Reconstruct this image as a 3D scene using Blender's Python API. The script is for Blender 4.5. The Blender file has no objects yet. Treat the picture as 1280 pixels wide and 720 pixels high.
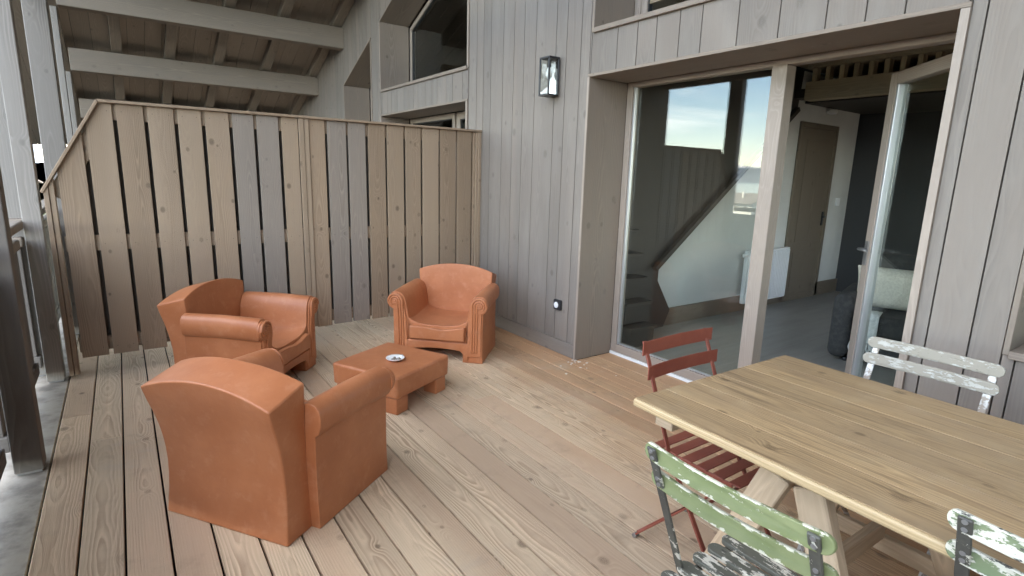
import bpy, bmesh, math, random
from mathutils import Vector, Matrix
R = math.radians
rnd = random.Random(7)
sc = bpy.context.scene
COL = sc.collection

# ------------------------------------------------------------------ camera
CAM = Vector((-2.8794195, 0.0, 1.45))
F, YAW, PIT, ROL = 684.4, .6188388, -.2038707, .0277776
fw = Vector((math.sin(YAW)*math.cos(PIT), math.cos(YAW)*math.cos(PIT), math.sin(PIT)))
r0 = Vector((math.cos(YAW), -math.sin(YAW), 0)); u0 = r0.cross(fw)
rt = math.cos(ROL)*r0 + math.sin(ROL)*u0
up = -math.sin(ROL)*r0 + math.cos(ROL)*u0
cd = bpy.data.cameras.new('camera'); cam = bpy.data.objects.new('camera', cd); COL.objects.link(cam)
M = Matrix(((rt.x, up.x, -fw.x), (rt.y, up.y, -fw.y), (rt.z, up.z, -fw.z))).to_4x4()
M.translation = CAM
cam.matrix_world = M
cd.sensor_width = 36; cd.lens = F/1280*36; cd.clip_start = .05; cd.clip_end = 20000
sc.camera = cam

# ------------------------------------------------------------------ node helper
class G:
    def __init__(s, name, rough=.6):
        s.m = bpy.data.materials.new(name); s.m.use_nodes = True
        s.nt = s.m.node_tree; s.N = s.nt.nodes; s.L = s.nt.links
        s.b = s.N['Principled BSDF']; s.out = s.N['Material Output']
        s.b.inputs['Roughness'].default_value = rough
    def put(s, sock, v):
        if hasattr(v, 'links'): s.L.new(v, sock)
        elif isinstance(v, (tuple, list)) and len(v) == 3 and sock.type == 'RGBA': sock.default_value = (*v, 1)
        else: sock.default_value = v
    def math(s, op, a, b=0.0, c=0.0, clamp=False):
        n = s.N.new('ShaderNodeMath'); n.operation = op; n.use_clamp = clamp
        s.put(n.inputs[0], a); s.put(n.inputs[1], b); s.put(n.inputs[2], c); return n.outputs[0]
    def mix(s, f, a, b, mode='MIX'):
        n = s.N.new('ShaderNodeMix'); n.data_type = 'RGBA'; n.blend_type = mode
        s.put(n.inputs[0], f); s.put(n.inputs[6], a); s.put(n.inputs[7], b); return n.outputs[2]
    def ramp(s, f, lo, hi, a=0.0, b=1.0):
        n = s.N.new('ShaderNodeMapRange'); n.interpolation_type = 'SMOOTHSTEP'
        s.put(n.inputs[0], f); n.inputs[1].default_value = lo; n.inputs[2].default_value = hi
        n.inputs[3].default_value = a; n.inputs[4].default_value = b; return n.outputs[0]
    def noise(s, vec, scale=1, detail=3, rough=.5, out=0, w=None):
        n = s.N.new('ShaderNodeTexNoise')
        if w is not None: n.noise_dimensions = '4D'; s.put(n.inputs['W'], w)
        s.put(n.inputs['Vector'], vec); n.inputs['Scale'].default_value = scale
        n.inputs['Detail'].default_value = detail; n.inputs['Roughness'].default_value = rough
        return n.outputs[out]
    def xyz(s, a, b, c):
        n = s.N.new('ShaderNodeCombineXYZ'); s.put(n.inputs[0], a); s.put(n.inputs[1], b); s.put(n.inputs[2], c); return n.outputs[0]
    def sep(s, v):
        n = s.N.new('ShaderNodeSeparateXYZ'); s.put(n.inputs[0], v); return n.outputs
    def attr(s, name):
        n = s.N.new('ShaderNodeAttribute'); n.attribute_name = name; return n.outputs['Vector']
    def white(s, w):
        n = s.N.new('ShaderNodeTexWhiteNoise'); n.noise_dimensions = '1D'; s.put(n.inputs['W'], w); return n.outputs['Color']
    def pos(s):
        return s.N.new('ShaderNodeNewGeometry').outputs['Position']
    def obj(s):
        return s.N.new('ShaderNodeTexCoord').outputs['Object']
    def bump(s, h, strength=.2, dist=.002):
        n = s.N.new('ShaderNodeBump'); n.inputs['Strength'].default_value = strength
        n.inputs['Distance'].default_value = dist; s.put(n.inputs['Height'], h)
        s.L.new(n.outputs[0], s.b.inputs['Normal'])
    def col(s, c): s.put(s.b.inputs['Base Color'], c)
    def rough(s, c): s.put(s.b.inputs['Roughness'], c)

def wood(name, light, dark, alt=None, alt_amt=.5, ring=.7, freq=90, fine=.35, knots=.8, var=.22, blotch=None, blotch_amt=.35,
         rough=.72, relief=.35, stain=None, kscale=3.0, warp=.05, kkeep=.45, pale=.5):
    """flat-sawn boards: 'bc' = (metres along the board, metres across it, board number)"""
    g = G(name, rough)
    u, v, w = g.sep(g.attr('bc'))
    wn = g.white(w); r1, r2, r3 = g.sep(wn)
    wo = g.math('MULTIPLY', w, 3.71)
    uu = g.math('ADD', u, g.math('MULTIPLY', r3, 17.0))
    slow = g.noise(g.xyz(g.math('MULTIPLY', uu, .75), g.math('MULTIPLY', v, 1.5), wo), 1, 2)
    # knots
    kv = g.N.new('ShaderNodeTexVoronoi'); kv.voronoi_dimensions = '2D'; kv.inputs['Scale'].default_value = 1
    g.put(kv.inputs['Vector'], g.xyz(g.math('MULTIPLY', uu, kscale), g.math('ADD', g.math('MULTIPLY', v, kscale*1.35), g.math('MULTIPLY', w, 5.37)), 0.0))
    kd = kv.outputs['Distance']
    kr = g.sep(kv.outputs['Color'])[0]
    keep = g.math('GREATER_THAN', kr, kkeep)
    near = g.math('MULTIPLY', g.math('POWER', 2.718, g.math('MULTIPLY', g.math('MULTIPLY', kd, kd), -55.0)), keep)
    # growth rings
    d = g.math('ADD', g.math('MULTIPLY', g.math('SUBTRACT', slow, .42), warp*4), g.math('MULTIPLY', r1, .05))
    vv = g.math('ADD', v, g.math('MULTIPLY', g.math('SUBTRACT', r2, .5), .07))
    wob = g.noise(g.xyz(g.math('MULTIPLY', uu, 5.0), g.math('MULTIPLY', v, 25.0), wo), 1, 2)
    rr = g.math('SQRT', g.math('ADD', g.math('MULTIPLY', vv, vv), g.math('MULTIPLY', d, d)))
    rr = g.math('ADD', rr, g.math('ADD', g.math('MULTIPLY', near, .022), g.math('MULTIPLY', wob, .010)))
    fr = g.math('FRACT', g.math('MULTIPLY', rr, freq))
    lw = g.math('MULTIPLY', g.ramp(fr, .25, .85), g.ramp(fr, .93, 1.0, 1, 0))
    vis = g.ramp(g.noise(g.xyz(g.math('MULTIPLY', uu, 1.1), g.math('MULTIPLY', v, 14.0), g.math('ADD', wo, 4.4)), 1, 3), .36, .62, .18, 1.15)
    lw = g.math('MULTIPLY', lw, vis)
    ew = g.math('MULTIPLY', g.math('MULTIPLY', g.ramp(fr, .0, .12), g.ramp(fr, .12, .4, 1, 0)), vis)
    fib = g.noise(g.xyz(g.math('MULTIPLY', uu, 4.0), g.math('MULTIPLY', v, 260.0), wo), 1, 3, .6)
    f = g.math('ADD', g.math('MULTIPLY', lw, ring), g.math('MULTIPLY', g.math('SUBTRACT', fib, .5), fine*2), clamp=True)
    c = g.mix(g.math('MULTIPLY', ew, pale), light, tuple(min(.85, x*1.35) for x in light))
    c = g.mix(f, c, dark)
    if alt: c = g.mix(g.math('MULTIPLY', g.ramp(r2, .45, .8), alt_amt), c, alt)
    if blotch:
        bl = g.noise(g.xyz(g.math('MULTIPLY', uu, 1.6), g.math('MULTIPLY', v, 9.0), wo), 1, 4, .6)
        c = g.mix(g.math('MULTIPLY', g.ramp(bl, .42, .72), blotch_amt), c, blotch)
    if stain: c = stain(g, c)
    br = g.math('ADD', 1 - var/2, g.math('MULTIPLY', r3, var))
    c = g.mix(1.0, c, g.xyz(br, br, br), 'MULTIPLY')
    ks = g.math('ADD', .45, g.math('MULTIPLY', g.sep(kv.outputs['Color'])[1], 1.0))
    kn = g.math('MULTIPLY', g.ramp(g.math('DIVIDE', kd, ks), .03, .08, 1, 0), keep)
    c = g.mix(g.math('MULTIPLY', kn, knots), c, tuple(x*.42 for x in dark))
    g.col(c)
    g.rough(g.math('ADD', rough - .08, g.math('MULTIPLY', fib, .16)))
    g.bump(g.math('ADD', g.math('MULTIPLY', lw, -.6), g.math('MULTIPLY', fib, .8)), relief, .0015)
    return g.m

# ------------------------------------------------------------------ mesh builder
_seed = [0]
def nseed():
    _seed[0] += 1; return float(_seed[0] % 997)
class MB:
    def __init__(s): s.bm = bmesh.new(); s.l = s.bm.loops.layers.float_vector.new('bc'); s.sm = False; s.mi = 0
    def face(s, vs, bc=None, smooth=None):
        try: f = s.bm.faces.new(vs)
        except ValueError: return None
        f.smooth = s.sm if smooth is None else smooth
        f.material_index = s.mi
        if bc:
            for lp, b in zip(f.loops, bc): lp[s.l] = b
        return f
    def hexa(s, p, axis=0, seed=None):
        """p[i][j][k] 8 points (Vector); axis = the index that runs along the grain"""
        sd = nseed() if seed is None else seed
        P = {(i, j, k): Vector(p[i][j][k]) for i in (0, 1) for j in (0, 1) for k in (0, 1)}
        V = {q: s.bm.verts.new(P[q]) for q in P}
        ax = [(P[1,0,0]-P[0,0,0]).normalized(), (P[0,1,0]-P[0,0,0]).normalized(), (P[0,0,1]-P[0,0,0]).normalized()]
        ctr = sum(P.values(), Vector())/8
        quads = [((0,0,0),(0,0,1),(0,1,1),(0,1,0),0), ((1,0,0),(1,1,0),(1,1,1),(1,0,1),0),
                 ((0,0,0),(1,0,0),(1,0,1),(0,0,1),1), ((0,1,0),(0,1,1),(1,1,1),(1,1,0),1),
                 ((0,0,0),(0,1,0),(1,1,0),(1,0,0),2), ((0,0,1),(1,0,1),(1,1,1),(0,1,1),2)]
        for a, b, c, d, n in quads:
            oth = [x for x in (0, 1, 2) if x != n]
            if axis in oth: ua = axis; va = [x for x in oth if x != axis][0]
            else: ua, va = oth
            def bc(q):
                r = P[q]-ctr
                off = 0 if n == [x for x in (0,1,2) if x != axis][0] else .013
                return Vector((r.dot(ax[ua]), r.dot(ax[va])+off, sd))
            s.face([V[a], V[b], V[c], V[d]], [bc(q) for q in (a, b, c, d)])
    def box(s, x0, x1, y0, y1, z0, z1, axis=None, seed=None):
        if axis is None:
            e = (abs(x1-x0), abs(y1-y0), abs(z1-z0)); axis = e.index(max(e))
        X, Y, Z = sorted((x0, x1)), sorted((y0, y1)), sorted((z0, z1))
        s.hexa([[[(X[i], Y[j], Z[k]) for k in (0, 1)] for j in (0, 1)] for i in (0, 1)], axis, seed)
    def bar(s, p, q, w, h, side=(0, 0, 1), seed=None):
        """box of section w x h from p to q; h is measured along 'side' made square to it"""
        p, q = Vector(p), Vector(q); d = (q-p).normalized()
        sd = Vector(side); b = (sd - d*sd.dot(d)).normalized(); a = b.cross(d)
        s.hexa([[[ (p, q)[i] + a*((j-.5)*w) + b*((k-.5)*h) for k in (0, 1)] for j in (0, 1)] for i in (0, 1)], 0, seed)
    def prism(s, pts, vec, seed=None, smooth=False):
        """closed outline pts (3D, planar) extruded by vec"""
        sd = nseed() if seed is None else seed
        vec = Vector(vec); pts = [Vector(p) for p in pts]; n = len(pts)
        A = [s.bm.verts.new(p) for p in pts]; B = [s.bm.verts.new(p+vec) for p in pts]
        e = max((pts[(i+1) % n]-pts[i] for i in range(n)), key=lambda x: x.length).normalized()
        nn = vec.normalized(); t = nn.cross(e); o = pts[0]
        bc = [Vector(((p-o).dot(e), (p-o).dot(t), sd)) for p in pts]
        s.face(A[::-1], bc[::-1], False); s.face(B, bc, False)
        for i in range(n):
            j = (i+1) % n
            L = (pts[j]-pts[i]).length
            H = vec.length; v0 = .031*i
            b4 = [(0, v0), (L, v0), (L, v0+H), (0, v0+H)] if L > H else [(0, v0), (0, v0+L), (H, v0+L), (H, v0)]
            s.face([A[i], A[j], B[j], B[i]], [Vector((p, q, sd)) for p, q in b4], smooth)
    def rings(s, rs, cap=True, closed=True, smooth=True):
        sd = nseed()
        V = [[s.bm.verts.new(p) for p in r] for r in rs]; n = len(rs[0]); acc = 0
        for i in range(len(V)-1):
            st = (Vector(rs[i+1][0])-Vector(rs[i][0])).length
            for j in range(n if closed else n-1):
                k = (j+1) % n
                a = (Vector(rs[i][1])-Vector(rs[i][0])).length
                s.face([V[i][j], V[i][k], V[i+1][k], V[i+1][j]],
                       [Vector((acc, a*j, sd)), Vector((acc, a*(j+1), sd)), Vector((acc+st, a*(j+1), sd)), Vector((acc+st, a*j, sd))], smooth)
            acc += st
        if cap and closed: s.face(V[0][::-1], None, False); s.face(V[-1], None, False)
    def tube(s, pts, r, n=8, cap=True):
        pts = [Vector(p) for p in pts]; rs = []; pv = None
        for i, p in enumerate(pts):
            d = (pts[min(i+1, len(pts)-1)]-pts[max(i-1, 0)]).normalized()
            if pv is None:
                pv = d.orthogonal().normalized()
            pv = (pv - d*pv.dot(d)).normalized(); b = d.cross(pv)
            rad = r[i] if isinstance(r, (list, tuple)) else r
            rs.append([p + pv*(rad*math.cos(2*math.pi*k/n)) + b*(rad*math.sin(2*math.pi*k/n)) for k in range(n)])
        s.rings(rs, cap)
    def lathe(s, prof, n=24, c=(0, 0, 0)):
        c = Vector(c)
        s.rings([[c+Vector((r*math.cos(2*math.pi*k/n), r*math.sin(2*math.pi*k/n), z)) for k in range(n)] for r, z in prof], True)
    def build(s, name, mat, parent=None, bevel=0, seg=2, ang=35, sub=0, loc=None):
        bmesh.ops.recalc_face_normals(s.bm, faces=s.bm.faces[:])
        me = bpy.data.meshes.new(name); s.bm.to_mesh(me); s.bm.free()
        for mm in (mat if isinstance(mat, list) else [mat]): me.materials.append(mm)
        o = bpy.data.objects.new(name, me); COL.objects.link(o)
        if parent: o.parent = parent
        if loc: o.location = loc
        if bevel:
            b = o.modifiers.new('bevel', 'BEVEL'); b.width = bevel; b.segments = seg; b.limit_method = 'ANGLE'; b.angle_limit = R(ang)
            if seg > 1:
                for p in me.polygons: p.use_smooth = True
                o.modifiers.new('wn', 'WEIGHTED_NORMAL')
        if sub:
            m = o.modifiers.new('sub', 'SUBSURF'); m.levels = sub; m.render_levels = sub
            for p in me.polygons: p.use_smooth = True
        return o
def tag(o, label=None, cat=None, group=None, kind=None):
    if label: o['label'] = label
    if cat: o['category'] = cat
    if group: o['group'] = group
    if kind: o['kind'] = kind
    return o
def empty(name, loc=(0, 0, 0), rz=0, **k):
    o = bpy.data.objects.new(name, None); COL.objects.link(o); o.location = loc; o.rotation_euler = (0, 0, rz)
    o.empty_display_size = .1
    return tag(o, **k)
def copy_tree(o, parent=None):
    c = o.copy(); COL.objects.link(c)
    if parent: c.parent = parent
    for ch in list(o.children): copy_tree(ch, c)
    return c

# ------------------------------------------------------------------ materials
def deck_stain(g, c):
    p = g.pos(); x, y, z = g.sep(p)
    n = g.noise(p, 1.3, 4, .6)
    # less bleached, browner boards under the eaves by the wall, with an uneven edge
    f = g.ramp(g.math('ADD', g.math('ADD', x, g.math('MULTIPLY', n, 1.3)), g.math('MULTIPLY', y, -.10)), -.75, .25)
    c = g.mix(g.math('MULTIPLY', f, .72), c, g.mix(1.0, c, (.78, .56, .38), 'MULTIPLY'))
    n2 = g.noise(p, 5, 5, .65)
    c = g.mix(g.math('MULTIPLY', g.ramp(n2, .52, .75), .30), c, (.21, .155, .11))
    n3 = g.noise(p, 2.2, 5, .7)
    return g.mix(g.math('MULTIPLY', g.ramp(n3, .56, .72), .35), c, (.47, .40, .32))
M_DECK = wood('weathered_deck_wood', (.61, .47, .325), (.33, .215, .135), alt=(.55, .385, .26), alt_amt=.9, ring=.66, freq=105, fine=.24, knots=.75,
              var=.32, rough=.75, stain=deck_stain, relief=.5, kscale=3.2, kkeep=.58)
M_FENCE = wood('brown_fence_wood', (.265, .188, .126), (.165, .107, .068), alt=(.29, .215, .15), alt_amt=.8, ring=.42, freq=110, fine=.22,
               knots=.65, var=.26, blotch=(.27, .20, .15), rough=.75, kscale=3.4)
M_FGREY = wood('grey_fence_wood', (.235, .195, .162), (.165, .13, .105), ring=.3, freq=110, fine=.16, knots=.4, var=.10, blotch=(.25, .22, .19), rough=.75, kscale=3.4)
M_CLAD = wood('grey_cladding_wood', (.198, .168, .143), (.138, .114, .094), alt=(.235, .193, .16), alt_amt=.6, ring=.32, freq=90, fine=.26,
              knots=.4, var=.18, pale=.2, blotch=(.25, .225, .195), blotch_amt=.4, rough=.78, kscale=2.6)
M_LINE = wood('brown_lining_wood', (.235, .185, .145), (.17, .128, .095), ring=.35, freq=80, fine=.3, knots=.6, var=.12, blotch=(.19, .16, .13), rough=.7)
M_FRAME = wood('door_frame_wood', (.32, .258, .21), (.25, .195, .155), ring=.3, freq=120, fine=.25, knots=.1, var=.06, rough=.55)
M_BEAM = wood('grey_beam_wood', (.25, .205, .165), (.185, .15, .12), ring=.35, freq=70, fine=.3, knots=.35, var=.15, blotch=(.18, .16, .14), rough=.8)
M_ROOF = wood('roof_board_wood', (.30, .245, .20), (.22, .18, .145), ring=.3, freq=80, fine=.3, knots=.4, var=.2, rough=.85)
M_POST = wood('flare_paled_post_wood', (.26, .235, .21), (.19, .165, .145), ring=.35, freq=80, fine=.35, knots=.3, var=.1, rough=.75)  # paler copy of the post wood; lens flare haze put into its colour
M_POSTD = wood('shaded_post_wood', (.125, .108, .094), (.09, .075, .064), ring=.35, freq=80, fine=.35, knots=.3, var=.1, rough=.75)  # darker copy for near post and railing; backlit shade put into the colour
def table_stain(g, c):
    u, v, w = g.sep(g.attr('bc')); p = g.pos()
    c = g.mix(g.math('MULTIPLY', g.ramp(g.noise(g.xyz(g.math('MULTIPLY', u, 1.4), g.math('MULTIPLY', v, 7.0), w), 1, 4, .6), .40, .68), .62), c, (.285, .195, .115))
    st = g.noise(g.xyz(g.math('MULTIPLY', u, 3.0), g.math('MULTIPLY', v, 45.0), w), 1, 4, .65)
    c = g.mix(g.math('MULTIPLY', g.ramp(st, .52, .66), .75), c, (.20, .125, .065))
    return g.mix(g.math('MULTIPLY', g.ramp(g.noise(p, 9, 4), .5, .75), .3), c, (.44, .33, .20))
M_TABLE = wood('pine_table_wood', (.43, .29, .155), (.25, .15, .072), ring=.65, freq=110, fine=.55, knots=.75, var=.26, rough=.55, stain=table_stain, relief=.5, warp=.03, kscale=3.6)
M_TEDGE = wood('pale_pine_edge', (.53, .39, .22), (.36, .235, .115), ring=.8, freq=140, fine=.2, knots=.3, var=.05, rough=.55)
M_TREST = wood('raw_trestle_wood', (.50, .37, .245), (.38, .26, .16), ring=.4, freq=90, fine=.3, knots=.3, var=.12, rough=.7)
M_DARKW = wood('dark_stained_wood', (.036, .028, .022), (.022, .017, .013), ring=.4, freq=70, fine=.3, knots=.3, var=.2, rough=.6)
M_IDOOR = wood('brown_interior_wood', (.16, .125, .09), (.105, .08, .056), ring=.35, freq=80, fine=.3, knots=.4, var=.1, rough=.55)
M_IBEAM = wood('interior_beam_wood', (.30, .225, .14), (.20, .145, .09), ring=.4, freq=70, fine=.3, knots=.4, var=.1, rough=.7)

def simple(name, c, rough=.6, metal=0, nscale=0, c2=None, bump=0, bscale=60, lo=.4, hi=.65):
    g = G(name, rough); g.b.inputs['Metallic'].default_value = metal
    if c2: g.col(g.mix(g.ramp(g.noise(g.obj(), nscale, 5, .6), lo, hi), c, c2))
    else: g.col(c)
    if bump: g.bump(g.noise(g.obj(), bscale, 4, .6), bump, .003)
    return g.m
def terracotta():
    g = G('terracotta', .55); p = g.obj()
    a = g.noise(p, 3.0, 5, .6); b = g.noise(p, 16, 5, .65); c3 = g.noise(g.xyz(*[g.math('MULTIPLY', q, k) for q, k in zip(g.sep(p), (6, 6, 22))]), 1, 4, .6)
    c = g.mix(g.ramp(a, .32, .7), (.40, .132, .052), (.49, .182, .080))
    c = g.mix(g.math('MULTIPLY', g.ramp(b, .5, .72), .35), c, (.56, .26, .145))
    c = g.mix(g.math('MULTIPLY', g.ramp(c3, .55, .75), .30), c, (.36, .12, .055))
    g.col(c); g.rough(g.math('ADD', .29, g.math('MULTIPLY', b, .28)))
    g.bump(g.math('ADD', g.noise(p, 7, 3), g.math('MULTIPLY', g.noise(p, 90, 3), .25)), .35, .006)
    return g.m
M_TERRA = terracotta()
def chipped(name, paint, under, dark, amt=.5, a2=.5, base=None, scale=14, edge=None, stretch=1):
    g = G(name, .6); p = g.obj()
    sx = g.sep(p)
    if stretch != 1: p = g.xyz(g.math('MULTIPLY', sx[0], stretch), sx[1], sx[2])
    n1 = g.noise(p, scale, 6, .7); n2 = g.noise(p, scale*2.2, 6, .75, w=3.3); n3 = g.noise(p, scale*.5, 4, .6, w=8.1)
    c = g.mix(g.ramp(n3, .35, .7), paint, base or tuple(x*.8 for x in paint))
    v1 = g.math('ADD', n1, g.math('MULTIPLY', n3, .25))
    if edge:
        dz = g.math('MINIMUM', g.math('ABSOLUTE', g.math('SUBTRACT', sx[2], edge-.0215)), g.math('ABSOLUTE', g.math('SUBTRACT', sx[2], edge-.1005)))
        v1 = g.math('ADD', v1, g.ramp(dz, .013, .022, 0, .15))
        n2 = g.math('ADD', n2, g.ramp(dz, .015, .022, 0, .09))
    t1 = g.ramp(v1, amt, amt+.02)
    c = g.mix(t1, c, under)
    t2 = g.ramp(n2, a2, a2+.025)
    c = g.mix(t2, c, dark)
    g.col(c); g.bump(g.math('ADD', g.math('MULTIPLY', t1, -1.0), g.math('MULTIPLY', t2, -1.5)), .6, .0012)
    return g.m
M_GREEN = chipped('chipped_green_paint', (.205, .225, .105), (.58, .55, .42), (.14, .13, .10), .745, .705, (.165, .19, .08), 46, .845, .6)
M_GWORN = chipped('worn_green_white_paint', (.15, .19, .10), (.60, .57, .47), (.075, .07, .06), .65, .63, (.20, .235, .13), 34, .85, .5)
M_BWORN = chipped('worn_dark_paint', (.115, .115, .09), (.60, .565, .47), (.05, .047, .04), .64, .60, (.085, .085, .068), 34, None, .35)
M_BFRAME = chipped('worn_dark_metal', (.06, .056, .048), (.58, .55, .46), (.035, .03, .027), .70, .62, (.10, .10, .08), 30)
M_WHITE = chipped('worn_white_paint', (.44, .42, .37), (.30, .27, .22), (.19, .17, .13), .57, .60, (.50, .485, .445), 70, None, .35)
M_WMETAL = chipped('worn_white_metal', (.60, .58, .54), (.30, .25, .2), (.14, .12, .10), .62, .60, None, 40)
M_RED = simple('red_brown_paint', (.225, .055, .034), .5, 0, 8, (.26, .07, .043))
M_RIVET = simple('grey_steel', (.30, .29, .28), .45, .8)
M_BLACK = simple('black_lacquer', (.02, .021, .024), .4)
M_WPLAS = simple('white_plastic', (.80, .80, .80), .35)
M_CERAM = simple('white_ceramic', (.80, .79, .77), .15)
M_ASH = simple('ash_debris', (.12, .08, .06), .9, 0, 90, (.45, .40, .34))
M_WALL = simple('white_plaster', (.62, .62, .59), .85, 0, 2, (.58, .58, .55), .1, 40)
M_TILE = None
def tile():
    g = G('grey_floor_tiles', .42); x, y, z = g.sep(g.pos())
    fx = g.math('ABSOLUTE', g.math('SUBTRACT', g.math('FRACT', g.math('MULTIPLY', x, 1/1.2)), .5))
    fy = g.math('ABSOLUTE', g.math('SUBTRACT', g.math('FRACT', g.math('MULTIPLY', y, 1/.3)), .5))
    j = g.math('MAXIMUM', g.ramp(fx, .496, .499), g.ramp(fy, .488, .494))
    n = g.noise(g.xyz(g.math('MULTIPLY', x, 1.5), g.math('MULTIPLY', y, 9), 0), 1, 5, .6)
    c = g.mix(g.ramp(n, .3, .7), (.235, .222, .20), (.285, .27, .245))
    g.col(g.mix(g.math('MULTIPLY', j, .5), c, (.36, .345, .32))); return g.m
M_TILE = tile()
M_CONC = simple('weathered_concrete', (.38, .335, .28), .8, 0, 7, (.22, .19, .16), .3, 60)
M_SOFA = simple('charcoal_fabric', (.036, .036, .035), .95, 0, 25, (.055, .053, .05), .5, 260)
M_CREAM = simple('cream_fleece', (.72, .66, .55), .95, 0, 60, (.60, .54, .44), 1.0, 130)
M_THROW = simple('pale_throw_wool', (.66, .67, .64), .95, 0, 40, (.54, .55, .53), .6, 150)
M_ALU = simple('brushed_metal_strip', (.58, .58, .57), .38, .7)
M_SILL = simple('white_threshold', (.80, .80, .78), .4)
M_RUBBER = simple('black_seal', (.025, .024, .023), .6)
M_FLAKE = simple('plaster_crumbs', (.70, .63, .54), .9)
M_FOREST = simple('forest_trees', (.045, .075, .032), .9, 0, .5, (.03, .05, .022))
def glass(name, tint=(.93, .96, .94), f=1.0):
    g = G(name); g.N.remove(g.b)
    t = g.N.new('ShaderNodeBsdfTransparent'); t.inputs[0].default_value = (*tint, 1)
    gl = g.N.new('ShaderNodeBsdfGlossy'); gl.inputs['Roughness'].default_value = 0.0; gl.inputs[0].default_value = (.95, .97, .97, 1)
    ge = g.N.new('ShaderNodeNewGeometry'); dt = g.N.new('ShaderNodeVectorMath'); dt.operation = 'DOT_PRODUCT'
    g.L.new(ge.outputs['Normal'], dt.inputs[0]); g.L.new(ge.outputs['Incoming'], dt.inputs[1])
    one = g.math('SUBTRACT', 1.0, g.math('ABSOLUTE', dt.outputs['Value']))
    fr = g.math('ADD', .042, g.math('MULTIPLY', .958, g.math('POWER', one, 5.0)))
    mx = g.N.new('ShaderNodeMixShader')
    g.L.new(g.math('MULTIPLY', fr, f, clamp=True), mx.inputs[0])
    g.L.new(t.outputs[0], mx.inputs[1]); g.L.new(gl.outputs[0], mx.inputs[2]); g.L.new(mx.outputs[0], g.out.inputs[0])
    return g.m
M_GLASS = glass('window_glass', f=1.15)
M_LGLASS = glass('lantern_glass', f=1.6)

# ------------------------------------------------------------------ setting: ground, deck, slab
def grass():
    g = G('meadow', .95); p = g.pos()
    g.col(g.mix(g.ramp(g.noise(p, .02, 6, .6), .35, .65), (.10, .12, .05), (.19, .17, .11))); return g.m
mb = MB(); n = 48
ring = [[(r*math.cos(2*math.pi*k/n)-3, r*math.sin(2*math.pi*k/n), -8.0) for k in range(n)] for r in (1, 30, 300, 3000, 15000)]
mb.rings(ring, True)
tag(mb.build('ground', grass()), kind='structure')
mb = MB()
P, X0 = .1455, -.956
for k in range(-16, 10):
    x0, x1 = X0+P*k+.0041, X0+P*(k+1)-.0041
    if x0 > .37: break
    x1 = min(x1, .372)
    y = -3.0 - rnd.random()*2
    end = 11.0 if x0 < 0 else 3.124
    while y < end:
        L = rnd.uniform(3.2, 4.6)
        ya, yb = max(y, -3.0), min(y+L-.002, end)
        sd = nseed()
        if x0 < 0: mb.box(x0, min(x1, -.0008), ya, yb, -.028, 0, 1, sd)
        if x1 > .005 and yb > 1.0 and ya < 3.1: mb.box(max(x0, .0), x1, max(ya, .936), min(yb, 3.124), -.028, 0, 1, sd)
        y += L
tag(mb.build('deck', M_DECK, bevel=.0022, seg=1), kind='structure')
mb = MB(); mb.box(-3.60, .38, -3, 11, -.30, -.034)
tag(mb.build('deck_underlay', simple('shadow_membrane', (.014, .009, .007), .9)), kind='structure')
mb = MB(); mb.box(-3.62, -3.291, -3, 11, -.033, -.012, 1)
tag(mb.build('edge_slab', M_CONC, bevel=.003, seg=1), kind='structure')

# ------------------------------------------------------------------ house
house = empty('chalet', (0, 0, 0), label='grey timber clad chalet with wide glass patio door and sloping beamed roof', cat='building')
def roof_z(y):  # underside of the roof boards; ridge at y=.6
    return 3.61 + .40*(8.55-y) if y > .6 else 3.61 + .40*(8.55-.6) - .40*(.6-y)
OPEN = [  # y0, y1, z0, ztop(y)
    (.932, 3.126, 0.0, lambda y: 2.161),
    (.932, 3.109, 2.491, lambda y: 4.2 + .417*(3.1-y)),
    (4.884, 7.06, 2.477, lambda y: 3.29 + .417*(7.06-y)),
    (4.90, 7.069, 0.0, lambda y: 2.147),
    (7.41, 8.49, 0.0, lambda y: 3.131 - .417*(y-7.41)),
    (-.30, .56, .812, lambda y: 1.75)]
def intervals(ya, yb, ex, zb=0.0):
    """z pieces of the wall strip ya..yb left free by the openings, each as (z0a, z0b, z1a, z1b)"""
    ym = (ya+yb)/2
    cuts = sorted([(o[2]-ex if o[2] > 0 else -1, o[3], o) for o in OPEN if o[0]-ex < ym < o[1]+ex], key=lambda t: t[0])
    cur = (zb, zb); out = []
    for z0, zt, o in cuts:
        if z0 > cur[0]+.001: out.append((cur[0], cur[1], z0, z0))
        cur = (zt(ya)+ex, zt(yb)+ex)
    out.append((cur[0], cur[1], roof_z(ya)+.02, roof_z(yb)+.02))
    return out
def strips(ys, ex, x0, x1, mb, gap=0, zb=0.0):
    brk = set(ys)
    for o in OPEN: brk |= {o[0]-ex, o[1]+ex}
    ys = sorted(y for y in brk if ys[0] <= y <= ys[-1])
    for ya, yb in zip(ys, ys[1:]):
        if yb-ya < .004: continue
        a, b = ya+gap, yb-gap
        sd = nseed()
        for z0a, z0b, z1a, z1b in intervals(a, b, ex, zb):
            if z1a-z0a < .02: continue
            mb.hexa([[[(x, y, z) for z in zz] for y, zz in ((a, (z0a, z1a)), (b, (z0b, z1b)))] for x in (x0, x1)], 2, sd)
known = [4.87, 4.72, 4.60, 4.472, 4.274, 4.111, 3.963, 3.80, 3.542, 3.414, 3.25, .846, .695, .56-.02]
ys = set(known); y = 4.87
while y < 11.6:
    y += rnd.choice((.12, .14, .15, .17, .2)); ys.add(round(y, 3))
y = 3.12
while y > 1.1: y -= rnd.choice((.14, .16, .18, .21, .24)); ys.add(round(y, 3))
y = .4
while y > -3: y -= rnd.choice((.14, .16, .18, .2)); ys.add(round(y, 3))
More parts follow.
